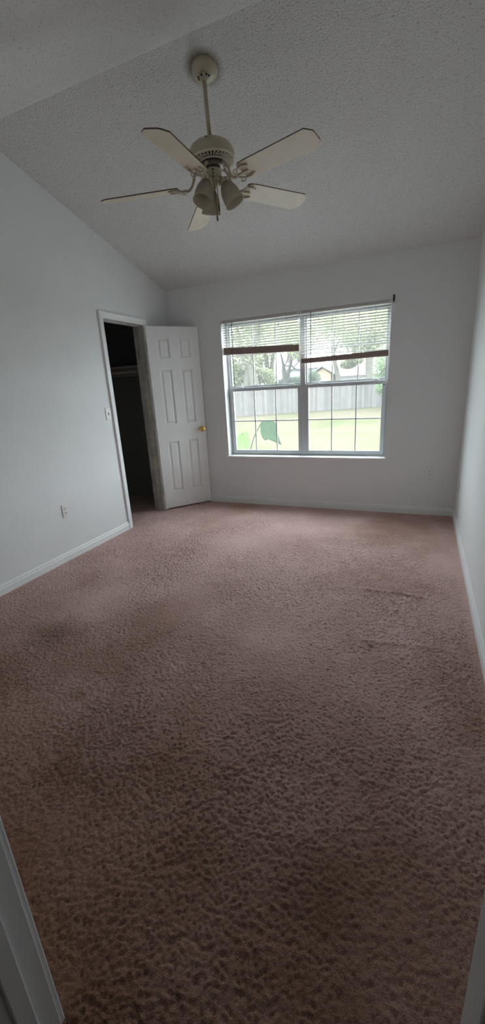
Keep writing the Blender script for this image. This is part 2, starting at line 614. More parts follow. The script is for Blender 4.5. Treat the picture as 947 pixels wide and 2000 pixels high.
def make_floor():
    rng = np.random.default_rng(3)
    x0, x1, y0, y1 = -0.15, W, 0.16, D
    st = 0.0043
    nx, ny = int((x1 - x0) / st) + 1, int((y1 - y0) / st) + 1
    xs = np.linspace(x0, x1, nx)
    ys = np.linspace(y0, y1, ny)
    X, Y = np.meshgrid(xs, ys)
    Z = 0.0017 * smooth_noise(rng, ny, nx, 1, 1) + 0.0008 * smooth_noise(rng, ny, nx, 1) + 0.0003 * smooth_noise(rng, ny, nx, 3) + 0.0002 * smooth_noise(rng, ny, nx, 9)
    patch = 1 + 0.2 * smooth_noise(rng, ny, nx, 40)
    Z = Z * np.clip(patch, 0.35, 1.7)

    def ridge(ax, ay, bx, by, h, wd, wob):
        d = np.array([bx - ax, by - ay])
        ln = np.hypot(*d)
        d /= ln
        t = (X - ax) * d[0] + (Y - ay) * d[1]
        s = -(X - ax) * d[1] + (Y - ay) * d[0] + wob * np.sin(t * 14)
        e = np.clip(np.minimum(t, ln - t) / 0.12, 0, 1)
        return h * e * np.exp(-(s / wd) ** 2)
    for r in RIDGES:
        Z += ridge(*r)
    edge = np.clip(np.minimum(np.minimum(np.where((Y > 3.25) & (Y < 3.97), 9, np.maximum(X - 0.012, 0)), W - 0.012 - X), D - 0.012 - Y) / 0.05, 0, 1)
    Z = Z * (0.15 + 0.85 * edge) - 0.004
    co = np.stack([X, Y, Z], -1).reshape(-1, 3)
    i = np.arange((ny - 1) * nx).reshape(ny - 1, nx)[:, :-1].ravel()
    quads = np.stack([i, i + 1, i + 1 + nx, i + nx], -1)
    # plain carpet of the closet and of the hall
    ex = [(-1.7, -0.13, 2.6, D), (1.0, 3.7, -1.7, 0.18)]
    base = len(co)
    ev, ef = [], []
    for a, b, c, d in ex:
        k = base + len(ev)
        ev += [(a, c, -0.004), (b, c, -0.004), (b, d, -0.004), (a, d, -0.004)]
        ef.append((k, k + 1, k + 2, k + 3))
    for a, b, c, d in ((-1.75, W + 0.1, 0.18, D + 0.1), (0.95, 3.75, -1.75, 0.3)):      # backing under the pile
        k = base + len(ev)
        ev += [(a, c, -0.022), (b, c, -0.022), (b, d, -0.022), (a, d, -0.022)]
        ef.append((k, k + 1, k + 2, k + 3))
    co = np.concatenate([co, np.array(ev)])
    quads = np.concatenate([quads, np.array(ef)])
    me = bpy.data.meshes.new('floor')
    me.vertices.add(len(co))
    me.vertices.foreach_set('co', co.ravel())
    me.loops.add(quads.size)
    me.loops.foreach_set('vertex_index', quads.ravel().astype(np.int32))
    me.polygons.add(len(quads))
    me.polygons.foreach_set('loop_start', (np.arange(len(quads)) * 4).astype(np.int32))
    me.polygons.foreach_set('use_smooth', np.ones(len(quads), dtype=bool))
    me.update(calc_edges=True)
    return link('floor', me, CARPET)


RIDGES = [(2.42, 2.62, 2.98, 2.60, 0.008, 0.018, 0.006), (2.50, 2.02, 3.02, 2.06, 0.007, 0.02, 0.006),
          (2.62, 2.40, 2.80, 2.38, 0.006, 0.015, 0.0), (0.75, 2.75, 1.25, 2.9, 0.004, 0.03, 0.01)]
struct(make_floor(), 'worn pink-brown carpet with stains and wrinkles over the whole room', 'carpet')

# --- walls
ZTOP = 3.35


def gable(y0, y1, z0=0.0):
    pts = [(y0, z0), (y1, z0), (y1, ceil_z(y1) + 0.05)]
    if y0 < YR < y1:
        pts.append((YR, ceil_z(YR) + 0.05))
    pts.append((y0, ceil_z(y0) + 0.05))
    return pts


CY0, CY1, CZ = 3.290, 3.932, 2.068        # rough closet opening
bm = NB()
prism(bm, gable(YF - 0.12, CY0, -0.05), 'x', -0.13, 0)
prism(bm, gable(CY0, CY1, CZ), 'x', -0.13, 0)
prism(bm, gable(CY1, D + 0.02, -0.05), 'x', -0.13, 0)
struct(obj('wall_left', bm, WALL), 'white painted left wall with the closet opening and sloped top', 'wall')
bm = NB()
prism(bm, gable(YF - 0.12, D + 0.02, -0.05), 'x', W, W + 0.13)
struct(obj('wall_right', bm, WALL), 'white painted right wall beside the window wall', 'wall')
bm = NB()
T0, T1 = D, D + 0.20
box(bm, -1.8, WL, T0, T1, -0.6, ZC + 0.25)
box(bm, WR, W + 0.13, T0, T1, -0.6, ZC + 0.25)
box(bm, WL, WR, T0, T1, -0.6, WS - 0.022)
box(bm, WL, WR, T0, T1, WT, ZC + 0.25)
struct(obj('wall_back', bm, WALL), 'white painted wall holding the double window', 'wall')
DX0, DX1, DZ = 2.120 - 0.018, 2.866 + 0.018, 2.06
bm = NB()
box(bm, -0.13, DX0, YF - 0.12, YF, -0.05, ceil_z(YF) + 0.08)
box(bm, DX1, W + 0.13, YF - 0.12, YF, -0.05, ceil_z(YF) + 0.08)
box(bm, DX0, DX1, YF - 0.12, YF, DZ + 0.018, ceil_z(YF) + 0.08)
struct(obj('wall_front', bm, WALL), 'white wall with the doorway the picture is taken from', 'wall')
# --- vaulted ceiling: two slopes meeting at the ridge
bm = NB()
yb, yf = D + 0.2, YF - 0.12
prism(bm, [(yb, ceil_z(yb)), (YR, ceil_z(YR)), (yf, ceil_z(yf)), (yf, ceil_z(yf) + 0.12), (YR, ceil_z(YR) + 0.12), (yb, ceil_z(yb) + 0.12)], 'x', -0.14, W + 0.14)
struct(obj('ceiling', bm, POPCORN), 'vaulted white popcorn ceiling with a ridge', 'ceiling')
# --- closet shell and hall shell behind the camera
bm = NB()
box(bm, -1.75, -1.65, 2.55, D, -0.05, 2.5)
struct(obj('wall_closet_end', bm, CLOSET_SHADE), 'end wall inside the closet with its gloom painted in', 'wall')
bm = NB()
box(bm, -1.65, -0.13, D - 0.012, D, -0.05, 2.45)  # thin panel added over the white wall to carry the painted gloom
struct(obj('shade_panel_closet_back', bm, CLOSET_SHADE), 'lining panel added over the closet back wall carrying the shelf, gloom painted in', 'wall')
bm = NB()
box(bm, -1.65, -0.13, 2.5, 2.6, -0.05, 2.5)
struct(obj('wall_closet_near', bm, CLOSET_SHADE), 'near side wall inside the closet', 'wall')
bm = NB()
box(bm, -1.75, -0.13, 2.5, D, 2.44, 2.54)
struct(obj('ceiling_closet', bm, CLOSET_SHADE), 'low ceiling inside the closet', 'ceiling')
bm = NB()
box(bm, 0.9, 1.0, -1.8, YF - 0.12, -0.05, 2.5)
struct(obj('wall_hall_left', bm, WALL), 'left wall of the hall behind the doorway', 'wall')
bm = NB()
box(bm, 3.7, 3.8, -1.8, YF - 0.12, -0.05, 2.5)
struct(obj('wall_hall_right', bm, WALL), 'right wall of the hall behind the doorway', 'wall')
bm = NB()
box(bm, 0.9, 3.8, -1.8, -1.7, -0.05, 2.5)
struct(obj('wall_hall_back', bm, WALL), 'back wall of the hall behind the doorway', 'wall')
bm = NB()
box(bm, 0.9, 3.8, -1.8, YF - 0.12, 2.44, 2.54)
box(bm, W + 0.13, 3.8, YF - 0.14, YF - 0.10, -0.05, 2.5)
struct(obj('ceiling_hall', bm, WALL), 'ceiling of the hall behind the doorway', 'ceiling')

# --- baseboards
BB = [(0, -0.01), (0.014, -0.01), (0.014, 0.046), (0.010, 0.052), (0.010, 0.064), (0.006, 0.070), (0.004, 0.077), (0, 0.077)]


def baseboard(name, axis, at, sgn, a0, a1, label):
    bm = NB()
    prism(bm, [(at + sgn * u, v) for u, v in BB], axis, a0, a1)
    return struct(obj(name, bm, TRIM), label, 'baseboard')


CAS = 0.057
baseboard('baseboard_left', 'y', 0.0, 1, YF, CY0 + 0.013 - 0.005 - CAS, 'white baseboard along the left wall up to the closet casing')
baseboard('baseboard_left_far', 'y', 0.0, 1, CY1 - 0.013 + 0.005 + CAS, D, 'short white baseboard behind the open closet door')
baseboard('baseboard_right', 'y', W, -1, YF, D, 'white baseboard along the right wall')
baseboard('baseboard_back', 'x', D, -1, 0.0, W, 'white baseboard under the window')
baseboard('baseboard_front', 'x', YF, 1, 0.0, DX0 - 0.05, 'white baseboard beside the entry doorway')

# --- closet casing and jamb
JY0, JY1, JZ = 3.303, 3.919, 2.055       # jamb faces
CPROF = [(0.0, 0.0), (0.0, 0.009), (0.012, 0.011), (0.030, 0.013), (0.044, 0.018), (0.057, 0.018), (0.057, 0.0)]   # (across, out)
bm = NB()


def casing_leg(bm, y_in, sgn, z0, z1, miter=True):
    lo, hi = [], []
    for a, t in CPROF:
        lo.append(bm.verts.new((t, y_in + sgn * a, z0)))
        hi.append(bm.verts.new((t, y_in + sgn * a, z1 + (a if miter else 0))))
    n = len(lo)
    bm.faces.new(lo)
    bm.faces.new(hi[::-1])
    for i in range(n):
        bm.faces.new((lo[i], hi[i], hi[(i + 1) % n], lo[(i + 1) % n]))


casing_leg(bm, JY0 - 0.004, -1, -0.01, JZ + 0.004)
casing_leg(bm, JY1 + 0.004, 1, -0.01, JZ + 0.004)
lo, hi = [], []
for a, t in CPROF:
    lo.append(bm.verts.new((t, JY0 - 0.004 - a, JZ + 0.004 + a)))
    hi.append(bm.verts.new((t, JY1 + 0.004 + a, JZ + 0.004 + a)))
n = len(lo)
bm.faces.new(lo)
bm.faces.new(hi[::-1])
for i in range(n):
    bm.faces.new((lo[i], hi[i], hi[(i + 1) % n], lo[(i + 1) % n]))
struct(obj('trim_1', bm, TRIM), 'white moulded casing around the closet opening', 'door casing')
bm = NB()
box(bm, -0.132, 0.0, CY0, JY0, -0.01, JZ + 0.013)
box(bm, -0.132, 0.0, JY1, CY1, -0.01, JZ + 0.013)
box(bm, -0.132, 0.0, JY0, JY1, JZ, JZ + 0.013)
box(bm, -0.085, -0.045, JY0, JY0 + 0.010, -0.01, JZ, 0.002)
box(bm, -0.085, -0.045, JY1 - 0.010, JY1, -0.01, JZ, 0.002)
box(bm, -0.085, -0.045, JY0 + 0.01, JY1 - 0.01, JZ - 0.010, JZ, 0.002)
struct(obj('trim_2', bm, GRIMY_SHADED), 'white jamb lining inside the closet opening', 'door jamb')
# --- entry doorway jamb the camera stands in
bm = NB()
jx0, jx1 = 2.120, 2.866
box(bm, DX0, jx0, YF - 0.125, YF + 0.002, -0.01, DZ + 0.018, 0.002)
box(bm, jx1, DX1, YF - 0.125, YF + 0.002, -0.01, DZ + 0.018, 0.002)
box(bm, jx0, jx1, YF - 0.125, YF + 0.002, DZ, DZ + 0.018, 0.002)
box(bm, jx0 - 0.001, jx0 + 0.011, YF - 0.077, YF - 0.041, -0.01, DZ, 0.003)
box(bm, jx1 - 0.008, jx1 + 0.001, YF - 0.077, YF - 0.041, -0.01, DZ, 0.003)
box(bm, jx0, jx1, YF - 0.077, YF - 0.041, DZ - 0.011, DZ, 0.003)
# room side and hall side casings
for ys, s in ((YF, 1), (YF - 0.12, -1)):
    a, b = sorted((ys, ys + s * 0.016))
    box(bm, DX0 - 0.045, jx0 - 0.006, a, b, -0.01, DZ + 0.006, 0.004)
    box(bm, jx1 + 0.006, DX1 + 0.045, a, b, -0.01, DZ + 0.006, 0.004)
    box(bm, DX0 - 0.045, DX1 + 0.045, a, b, DZ + 0.006, DZ + 0.063, 0.004)
struct(obj('trim_3', bm, TRIM), 'white jamb and stop of the entry doorway in the foreground', 'door jamb')

# ================================================================ window
win = empty('window_1', (0.5 * (WL + WR), D + 0.11, WS))
struct(win, 'double single-hung window with grilles looking onto the yard', 'window')
WOFF = Vector(win.location)


def wpart(name, bm, m=VINYL, parent=None, smooth=False):
    """geometry is written in room coordinates; shift under the window root"""
    for v in bm.verts:
        v.co -= WOFF
    return obj(name, bm, m, parent if parent is not None else win, smooth)


FY0, FY1 = D + 0.112, D + 0.19
MX0, MX1 = 1.548, 1.600
bm = NB()
box(bm, WL, WL + 0.028, FY0, FY1, WS, WT, 0.003)
box(bm, WR - 0.028, WR, FY0, FY1, WS, WT, 0.003)
box(bm, WL, WR, FY0, FY1, WT - 0.03, WT, 0.003)
box(bm, WL, WR, FY0 - 0.004, FY1, WS, WS + 0.022, 0.003)
wpart('window_frame', bm)
bm = NB()
box(bm, MX0, MX1, FY0 - 0.012, FY1, WS + 0.002, WT - 0.002, 0.004)
wpart('mullion', bm)
bm = NB()
box(bm, WL - 0.022, WR + 0.022, D - 0.024, D, WS - 0.022, WS, 0.004)
box(bm, WL, WR, D - 0.004, FY0 + 0.02, WS - 0.022, WS, 0.001)
wpart('window_sill', bm, MARBLE)


def sash(name, x0, x1, z0, z1, y0, y1, st, bot, top, hm):
    """one sash: stiles, rails; muntins and pane as sub-parts. glass spans the opening of the sash."""
    bm = NB()
    box(bm, x0, x0 + st, y0, y1, z0, z1, 0.003)
    box(bm, x1 - st, x1, y0, y1, z0, z1, 0.003)
    box(bm, x0 + st, x1 - st, y0 + 0.001, y1, z0, z0 + bot, 0.003)
    box(bm, x0 + st, x1 - st, y0 + 0.001, y1, z1 - top, z1, 0.003)
    s = wpart(name, bm)
    gx0, gx1, gz0, gz1 = x0 + st, x1 - st, z0 + bot, z1 - top
    ym = 0.5 * (y0 + y1)
    bm = NB()
    box(bm, gx0 - 0.004, gx1 + 0.004, ym - 0.0015, ym + 0.0015, gz0 - 0.004, gz1 + 0.004)
    wpart('glass_pane', bm, GLASS, s)
    for k in (1, 2):
        bm = NB()
        xc = gx0 + (gx1 - gx0) * k / 3
        box(bm, xc - 0.006, xc + 0.006, ym - 0.007, ym + 0.007, gz0, gz1, 0.002)
        wpart('muntin', bm, VINYL, s)
    bm = NB()
    box(bm, gx0, gx1, ym - 0.007, ym + 0.007, hm - 0.006, hm + 0.006, 0.002)
    wpart('muntin', bm, VINYL, s)
    return s


LY0, LY1 = D + 0.098, D + 0.128
UY0, UY1 = D + 0.132, D + 0.158
for (x0, x1) in ((WL + 0.026, MX0 + 0.002), (MX1 - 0.002, WR - 0.026)):
    ls = sash('lower_sash', x0, x1, WS + 0.020, 1.362, LY0, LY1, 0.036, 0.036, 0.040, 0.981)
    us = sash('upper_sash', x0 - 0.008, x1 + 0.008, 1.348, WT - 0.02, UY0, UY1, 0.026, 0.034, 0.032, 1.715)
    bm = NB()     # lift lip along the top of the lower sash
    box(bm, x0 + 0.02, x1 - 0.02, LY0 - 0.010, LY0 + 0.004, 1.350, 1.358, 0.002)
    wpart('lift_rail', bm, VINYL, ls)
    for xl in (x0 + 0.13, x1 - 0.11):
        bm = NB()
        box(bm, xl - 0.032, xl + 0.032, LY0 + 0.004, LY1 - 0.004, 1.361, 1.367, 0.002)
        box(bm, xl - 0.012, xl + 0.028, LY0 + 0.008, LY0 + 0.020, 1.366, 1.376, 0.003)
        sphere(bm, (xl + 0.018, LY0 + 0.006, 1.372), 0.007, 8, 6)
        wpart('sash_lock', bm, MARBLE, ls, True)
bm = NB()
sphere(bm, (WR - 0.045, LY0 - 0.002, 1.315), 0.006, 8, 6, (1, 0.6, 1))
wpart('screw', bm, DARK, None, True)

# ================================================================ blinds
TILT = math.tan(math.radians(24))          # room edge of each slat turned down


def slat(bm, x0, x1, y, z, dz=0.0, wd=0.027, n=2):
    """curved slat from x0 to x1, dz added towards x1"""
    prof = [(-wd / 2, -0.002), (-wd / 4, 0.0008), (0, 0.0018), (wd / 4, 0.0008), (wd / 2, -0.002)]
    A, B = [], []
    for (u, v) in prof:
        A.append(bm.verts.new((x0, y + u, z + v + TILT * u)))
        B.append(bm.verts.new((x1, y + u, z + v + dz + TILT * u)))
    A2 = [bm.verts.new((x0, y + u, z + v - 0.0012 + TILT * u)) for (u, v) in prof]
    B2 = [bm.verts.new((x1, y + u, z + v - 0.0012 + dz + TILT * u)) for (u, v) in prof]
    for i in range(4):
        bm.faces.new((A[i], B[i], B[i + 1], A[i + 1]))
        bm.faces.new((A2[i + 1], B2[i + 1], B2[i], A2[i]))
    for a, b in ((0, 0), (4, 4)):
        bm.faces.new((A[a], A2[a], B2[a], B[a]))


def blind(x0, x1, stack_l, stack_r, thick_l, thick_r, wand_x, label, hang=None):
    yb = D + 0.028
    root = tag(empty('window_blind', (0.5 * (x0 + x1), yb, 2.078)), label, 'blind', 'blinds hung in the double window')
    off = Vector(root.location)

    def part(name, bm, m, par=None, smooth=False):
        for v in bm.verts:
            v.co -= off
        return obj(name, bm, m, par or root, smooth)
    bm = NB()
    box(bm, x0, x1, yb - 0.022, yb + 0.022, 2.050, 2.077, 0.002)
    hr = part('headrail', bm, RAIL)
    for xe in (x0, x1 - 0.012):
        bm = NB()
        box(bm, xe, xe + 0.012, yb - 0.026, yb + 0.024, 2.046, 2.0775, 0.001)
        part('end_bracket', bm, MARBLE, hr)
    bm = NB()
    z = 2.034
    zs = min(stack_l, stack_r) if hang is None else hang
    while z > zs + 0.012:
        slat(bm, x0 + 0.006, x1 - 0.006, yb, z, random.uniform(-0.001, 0.001))
        z -= 0.0255
    if hang is not None:
        slat(bm, x0 + 0.006, x1 - 0.006, yb, stack_l + 0.055, stack_r - stack_l - 0.050)
    part('slats', bm, SLAT)
    # gathered slats at the bottom
    bm = NB()
    npk = 12
    for i in range(npk):
        a = stack_l - (thick_l - 0.016) * i / (npk - 1)
        b = stack_r - (thick_r - 0.016) * i / (npk - 1)
        j = random.uniform(-0.0015, 0.0015)
        box_s = [(x0 + 0.006, a), (x1 - 0.006, b)]
        th_a, th_b = (thick_l - 0.016) / npk * 0.46, (thick_r - 0.016) / npk * 0.46
        A = [bm.verts.new((x0 + 0.006, yb + j + sy, a + sz * th_a)) for sy, sz in ((-0.018, -1), (0.018, -1), (0.018, 1), (-0.018, 1))]
        B = [bm.verts.new((x1 - 0.006, yb + j + sy, b + sz * th_b)) for sy, sz in ((-0.018, -1), (0.018, -1), (0.018, 1), (-0.018, 1))]
        bm.faces.new(A)
        bm.faces.new(B[::-1])
        for k in range(4):
            bm.faces.new((A[k], B[k], B[(k + 1) % 4], A[(k + 1) % 4]))
    part('slat_stack', bm, STACK)
    bm = NB()
    vs = box(bm, x0 + 0.004, x1 - 0.004, yb - 0.019, yb + 0.019, -0.016, 0.0, 0.003)
    for v in vs:
        t = (v.co.x - x0) / (x1 - x0)
        v.co.z += (stack_l - thick_l) * (1 - t) + (stack_r - thick_r) * t + 0.016
    part('bottom_rail', bm, STACK)
    for xc in (x0 + 0.14, x0 + 0.5 * (x1 - x0), x1 - 0.14):
        bm = NB()
        t = (xc - x0) / (x1 - x0)
        zb = stack_l * (1 - t) + stack_r * t
        for s in (-0.018, 0.018):
            tube(bm, [(xc, yb + s, 2.05), (xc, yb + s, zb)], 0.0009, 5)
        part('ladder_cord', bm, CORD)
    bm = NB()
    tube(bm, [(wand_x, yb - 0.026, 2.052), (wand_x, yb - 0.03, 2.03), (wand_x - 0.004, yb - 0.03, 1.372)], 0.0042, 6)
    tube(bm, [(wand_x, yb - 0.018, 2.058), (wand_x, yb - 0.028, 2.046)], 0.002, 6)
    part('tilt_wand', bm, WAND)
    return root


blind(WL + 0.006, 1.566, 1.797, 1.762, 0.072, 0.066, 0.806, 'white blind in the left window pane raised with its brown bottom stack slightly tilted')
blind(1.573, WR - 0.004, 1.618, 1.636, 0.046, 0.056, 1.690, 'white blind in the right window pane hanging lower with a loose crooked slat', hang=1.672)

bm = NB()
box(bm, WR + 0.012, WR + 0.024, D - 0.016, D, 2.052, 2.112, 0.002)
box(bm, WR + 0.012, WR + 0.024, D - 0.045, D - 0.012, 2.060, 2.068, 0.002)
box(bm, WR + 0.012, WR + 0.024, D - 0.048, D - 0.040, 2.060, 2.078, 0.002)
tag(obj('curtain_bracket', bm, BLACKM), 'small black curtain rod bracket on the wall above the window corner', 'bracket')

# ================================================================ closet door
HX, HY, DA, DW, DH = 0.0235, 3.924, 0.8979, 0.599, 2.032
door = struct(empty('door_1', (HX, HY, 0.015), (0, 0, DA)), 'white six-panel closet door standing open with a brass knob', 'door')
PANELS = [(0.122, 0.250, 1.722, 1.930), (0.368, 0.492, 1.722, 1.930), (0.114, 0.250, 1.005, 1.603), (0.362, 0.490, 1.005, 1.603), (0.112, 0.246, 0.208, 0.806), (0.360, 0.488, 0.208, 0.806)]
PANELS = [(0.114, 0.250, a, b) if i % 2 == 0 else (0.362, 0.492, a, b) for i, (_, _, a, b) in enumerate(PANELS)]


def door_face(bm, y, sgn):
    """face at y with moulded panels sunk along sgn (into the slab)"""
    xs = [0, 0.114, 0.250, 0.362, 0.492, DW]
    zs = [0, 0.193, 0.791, 0.990, 1.588, 1.707, 1.915, DH]
    V = {}

    def vert(x, z, d=0.0):
        k = (round(x, 5), round(z, 5), round(d, 5))
        if k not in V:
            V[k] = bm.verts.new((x, y + sgn * d, z))
        return V[k]
    for i in range(5):
        for j in range(7):
            x0, x1, z0, z1 = xs[i], xs[i + 1], zs[j], zs[j + 1]
            if i in (1, 3) and j in (1, 3, 5):
                rings = [(0, 0), (0.003, 0.003), (0.012, 0.0155), (0.016, 0.0160), (0.031, 0.0038), (0.033, 0.0028)]
                prev = None
                for ins, dep in rings:
                    cur = [vert(x0 + ins, z0 + ins, dep), vert(x1 - ins, z0 + ins, dep), vert(x1 - ins, z1 - ins, dep), vert(x0 + ins, z1 - ins, dep)]
                    if prev:
                        for k in range(4):
                            bm.faces.new((prev[k], prev[(k + 1) % 4], cur[(k + 1) % 4], cur[k]))
                    prev = cur
                bm.faces.new(prev)
            else:
                bm.faces.new((vert(x0, z0), vert(x1, z0), vert(x1, z1), vert(x0, z1)))
    return [vert(a, b) for a, b in ((0, 0), (DW, 0), (DW, DH), (0, DH))]


bm = NB()
f0 = door_face(bm, 0.0, 1)
f1 = door_face(bm, 0.035, -1)
for side in range(4):
    pass
xs = [0, 0.114, 0.250, 0.362, 0.492, DW]
zs = [0, 0.193, 0.791, 0.990, 1.588, 1.707, 1.915, DH]
bm.verts.ensure_lookup_table()
look = {(round(v.co.x, 5), round(v.co.y, 5), round(v.co.z, 5)): v for v in bm.verts}
for i in range(5):
    for z in (0, DH):
        bm.faces.new([look[(round(a, 5), round(b, 5), round(z, 5))] for a, b in ((xs[i], 0), (xs[i + 1], 0), (xs[i + 1], 0.035), (xs[i], 0.035))])
for j in range(7):
    for x in (0, DW):
        bm.faces.new([look[(round(x, 5), round(b, 5), round(a, 5))] for a, b in ((zs[j], 0), (zs[j + 1], 0), (zs[j + 1], 0.035), (zs[j], 0.035))])
obj('door_panel', bm, DOORP, door)
KN = [(0.0, 0.0), (0.031, 0.0), (0.033, 0.003), (0.030, 0.007), (0.018, 0.010), (0.012, 0.013), (0.011, 0.026), (0.014, 0.030),
      (0.022, 0.034), (0.027, 0.042), (0.028, 0.050), (0.025, 0.058), (0.017, 0.063), (0.008, 0.0645), (0.0, 0.065)]
for s in (-1, 1):
    bm = NB()
    mt = Matrix.Translation((0.546, 0.0 if s < 0 else 0.035, 0.905)) @ Matrix.Rotation(s * -PI / 2, 4, 'X')
    lathe(bm, [(max(r, 0.0004), z) for r, z in KN], 24, mt)
    o = obj('door_knob', bm, BRASS, door, True)
    o['label'] = 'round polished brass knob'
for hz in (0.22, 1.02, 1.82):
    bm = NB()
    lathe(bm, [(0.006, hz - 0.045), (0.006, hz + 0.045)], 10, Matrix.Translation((-0.006, -0.004, 0)))
    box(bm, -0.004, 0.0005, 0.0, 0.032, hz - 0.044, hz + 0.044)
    obj('hinge', bm, GRIMY_SHADED, door, False)
bm = NB()
box(bm, DW - 0.0005, DW + 0.002, 0.006, 0.029, 0.876, 0.934, 0.0008)
box(bm, DW + 0.001, DW + 0.009, 0.011, 0.024, 0.896, 0.914, 0.002)
obj('latch', bm, BRASS, door)

# ================================================================ closet shelf
sh = tag(empty('closet_shelf', (-0.13, D - 0.012, 1.66)), 'pale closet shelf with hanging rod seen in the dark opening', 'shelf')
bm = NB()
box(bm, -1.52, -0.002, -0.32, -0.002, 0.0, 0.019, 0.002)
obj('shelf_board', bm, WOODW, sh)
bm = NB()
box(bm, -1.52, -0.002, -0.021, -0.002, -0.085, -0.001, 0.002)
obj('cleat', bm, WOODW, sh)
bm = NB()
tube(bm, [(-1.52, -0.27, -0.045), (-0.002, -0.27, -0.045)], 0.016, 12)
obj('rod', bm, WOODW, sh, True)

# ================================================================ outlets and switch
def outlet(loc, rotz, label, cat='outlet', group='wall outlets'):
    """cover plate in local XZ, facing -Y"""
    r = tag(empty('wall_outlet', loc, (0, 0, rotz)), label, cat, group)
    bm = NB()
    box(bm, -0.035, 0.035, -0.006, 0.0, -0.0575, 0.0575, 0.003)
    obj('cover_plate', bm, PLATE, r)
    for s in (-1, 1):
        bm = NB()
        mt = Matrix.Translation((0, -0.0055, s * 0.0195)) @ Matrix.Rotation(PI / 2, 4, 'X')
        vs = lathe(bm, [(0.0170, 0.0), (0.0170, 0.0025), (0.0160, 0.0032)], 24, mt)
        for v in vs:
            v.co.z = max(min(v.co.z, s * 0.0195 + 0.0135), s * 0.0195 - 0.0135)
        rc = obj('receptacle', bm, PLATE, r)
        bm = NB()
        for dx, h in ((-0.0065, 0.0095), (0.0065, 0.0075)):
            box(bm, dx - 0.0014, dx + 0.0014, -0.0093, -0.0080, s * 0.0195 + 0.003 - h / 2, s * 0.0195 + 0.003 + h / 2)
        lathe(bm, [(0.0030, 0.0), (0.0030, 0.0012)], 10, Matrix.Translation((0, -0.0081, s * 0.0195 - 0.008)) @ Matrix.Rotation(PI / 2, 4, 'X'))
        obj('slot', bm, DARK, rc)
    bm = NB()
    sphere(bm, (0, -0.006, 0), 0.0035, 10, 6, (1, 0.4, 1))
    obj('screw', bm, PLATE, r, True)
    return r


outlet((0.0, 2.464, 0.437), PI / 2, 'white duplex outlet low on the left wall before the closet', group=None)
outlet((2.899, D, 0.436), 0, 'white duplex outlet low on the window wall beside the corner', group=None)
outlet((W, 4.185, 0.372), -PI / 2, 'white outlet on the right wall seen edge-on near the corner', group=None)

sw = tag(empty('light_switch', (0.0, 3.184, 1.197), (0, 0, PI / 2)), 'white toggle light switch on the left wall beside the closet casing', 'light switch')
bm = NB()
box(bm, -0.035, 0.035, -0.006, 0.0, -0.0575, 0.0575, 0.003)
obj('cover_plate', bm, PLATE, sw)
bm = NB()
box(bm, -0.0055, 0.0055, -0.0066, -0.0058, -0.012, 0.012)
obj('toggle_slot', bm, DARK, sw)
bm = NB()
box(bm, -0.004, 0.004, -0.014, 0.0, -0.005, 0.005, 0.0015, 2, Matrix.Translation((0, -0.004, 0.002)) @ Matrix.Rotation(math.radians(-28), 4, 'X'))
obj('toggle', bm, PLATE, sw)
for s in (-1, 1):
    bm = NB()
    sphere(bm, (0, -0.006, s * 0.030), 0.003, 10, 6, (1, 0.4, 1))
    obj('screw', bm, PLATE, sw, True)

# ================================================================ ceiling fan
FM = Vector((1.594, 2.49, ceil_z(2.49)))
FAN_TILT = (0.028, -0.029, 0.0)
fan = tag(empty('ceiling_fan', FM, FAN_TILT), 'almond five-blade ceiling fan with three frosted light shades on a long rod', 'ceiling fan')
cn = math.atan(SLOPE)
bm = NB()
prof = [(0.0690, 0.012)] + [(0.070 * math.cos(t), -0.004 - 0.043 * math.sin(t)) for t in [i * PI / 2 / 9 for i in range(0, 9)]] + [(0.004, -0.0475)]
lathe(bm, prof, 36, Matrix.Translation((-0.002, 0.022, -0.006)) @ Matrix.Rotation(-cn, 4, 'X'))
can = obj('canopy', bm, ALMOND, fan, True)
bm = NB()
lathe(bm, [(0.026, -0.040), (0.024, -0.062), (0.020, -0.070), (0.014, -0.072)], 20)
obj('collar', bm, ALMOND, can, True)
bm = NB()
for i in range(7):
    a = 2 * PI * i / 7 + 0.3
    sphere(bm, (0.030 * math.cos(a), 0.030 * math.sin(a) - 0.004, -0.0545 + 0.006 * math.sin(a)), 0.0048, 8, 6)
obj('vent_hole', bm, DARK, can, True)
bm = NB()
tube(bm, [(0, 0, -0.05), (0, 0, -0.33)], 0.0115, 14)
obj('downrod', bm, ALMOND, fan, True)
bm = NB()
lathe(bm, [(0.0115, -0.318), (0.020, -0.322), (0.022, -0.332), (0.045, -0.335), (0.075, -0.340), (0.098, -0.349), (0.114, -0.361), (0.124, -0.375),
           (0.1295, -0.392), (0.1295, -0.410), (0.127, -0.418), (0.122, -0.422), (0.120, -0.418), (0.07, -0.416)], 48)
mot = obj('motor_housing', bm, ALMOND, fan, True)
bm = NB()
sphere(bm, (0.1255 * math.cos(-1.3), 0.1255 * math.sin(-1.3), -0.365), 0.004, 8, 6)
obj('screw', bm, DARK, mot, True)
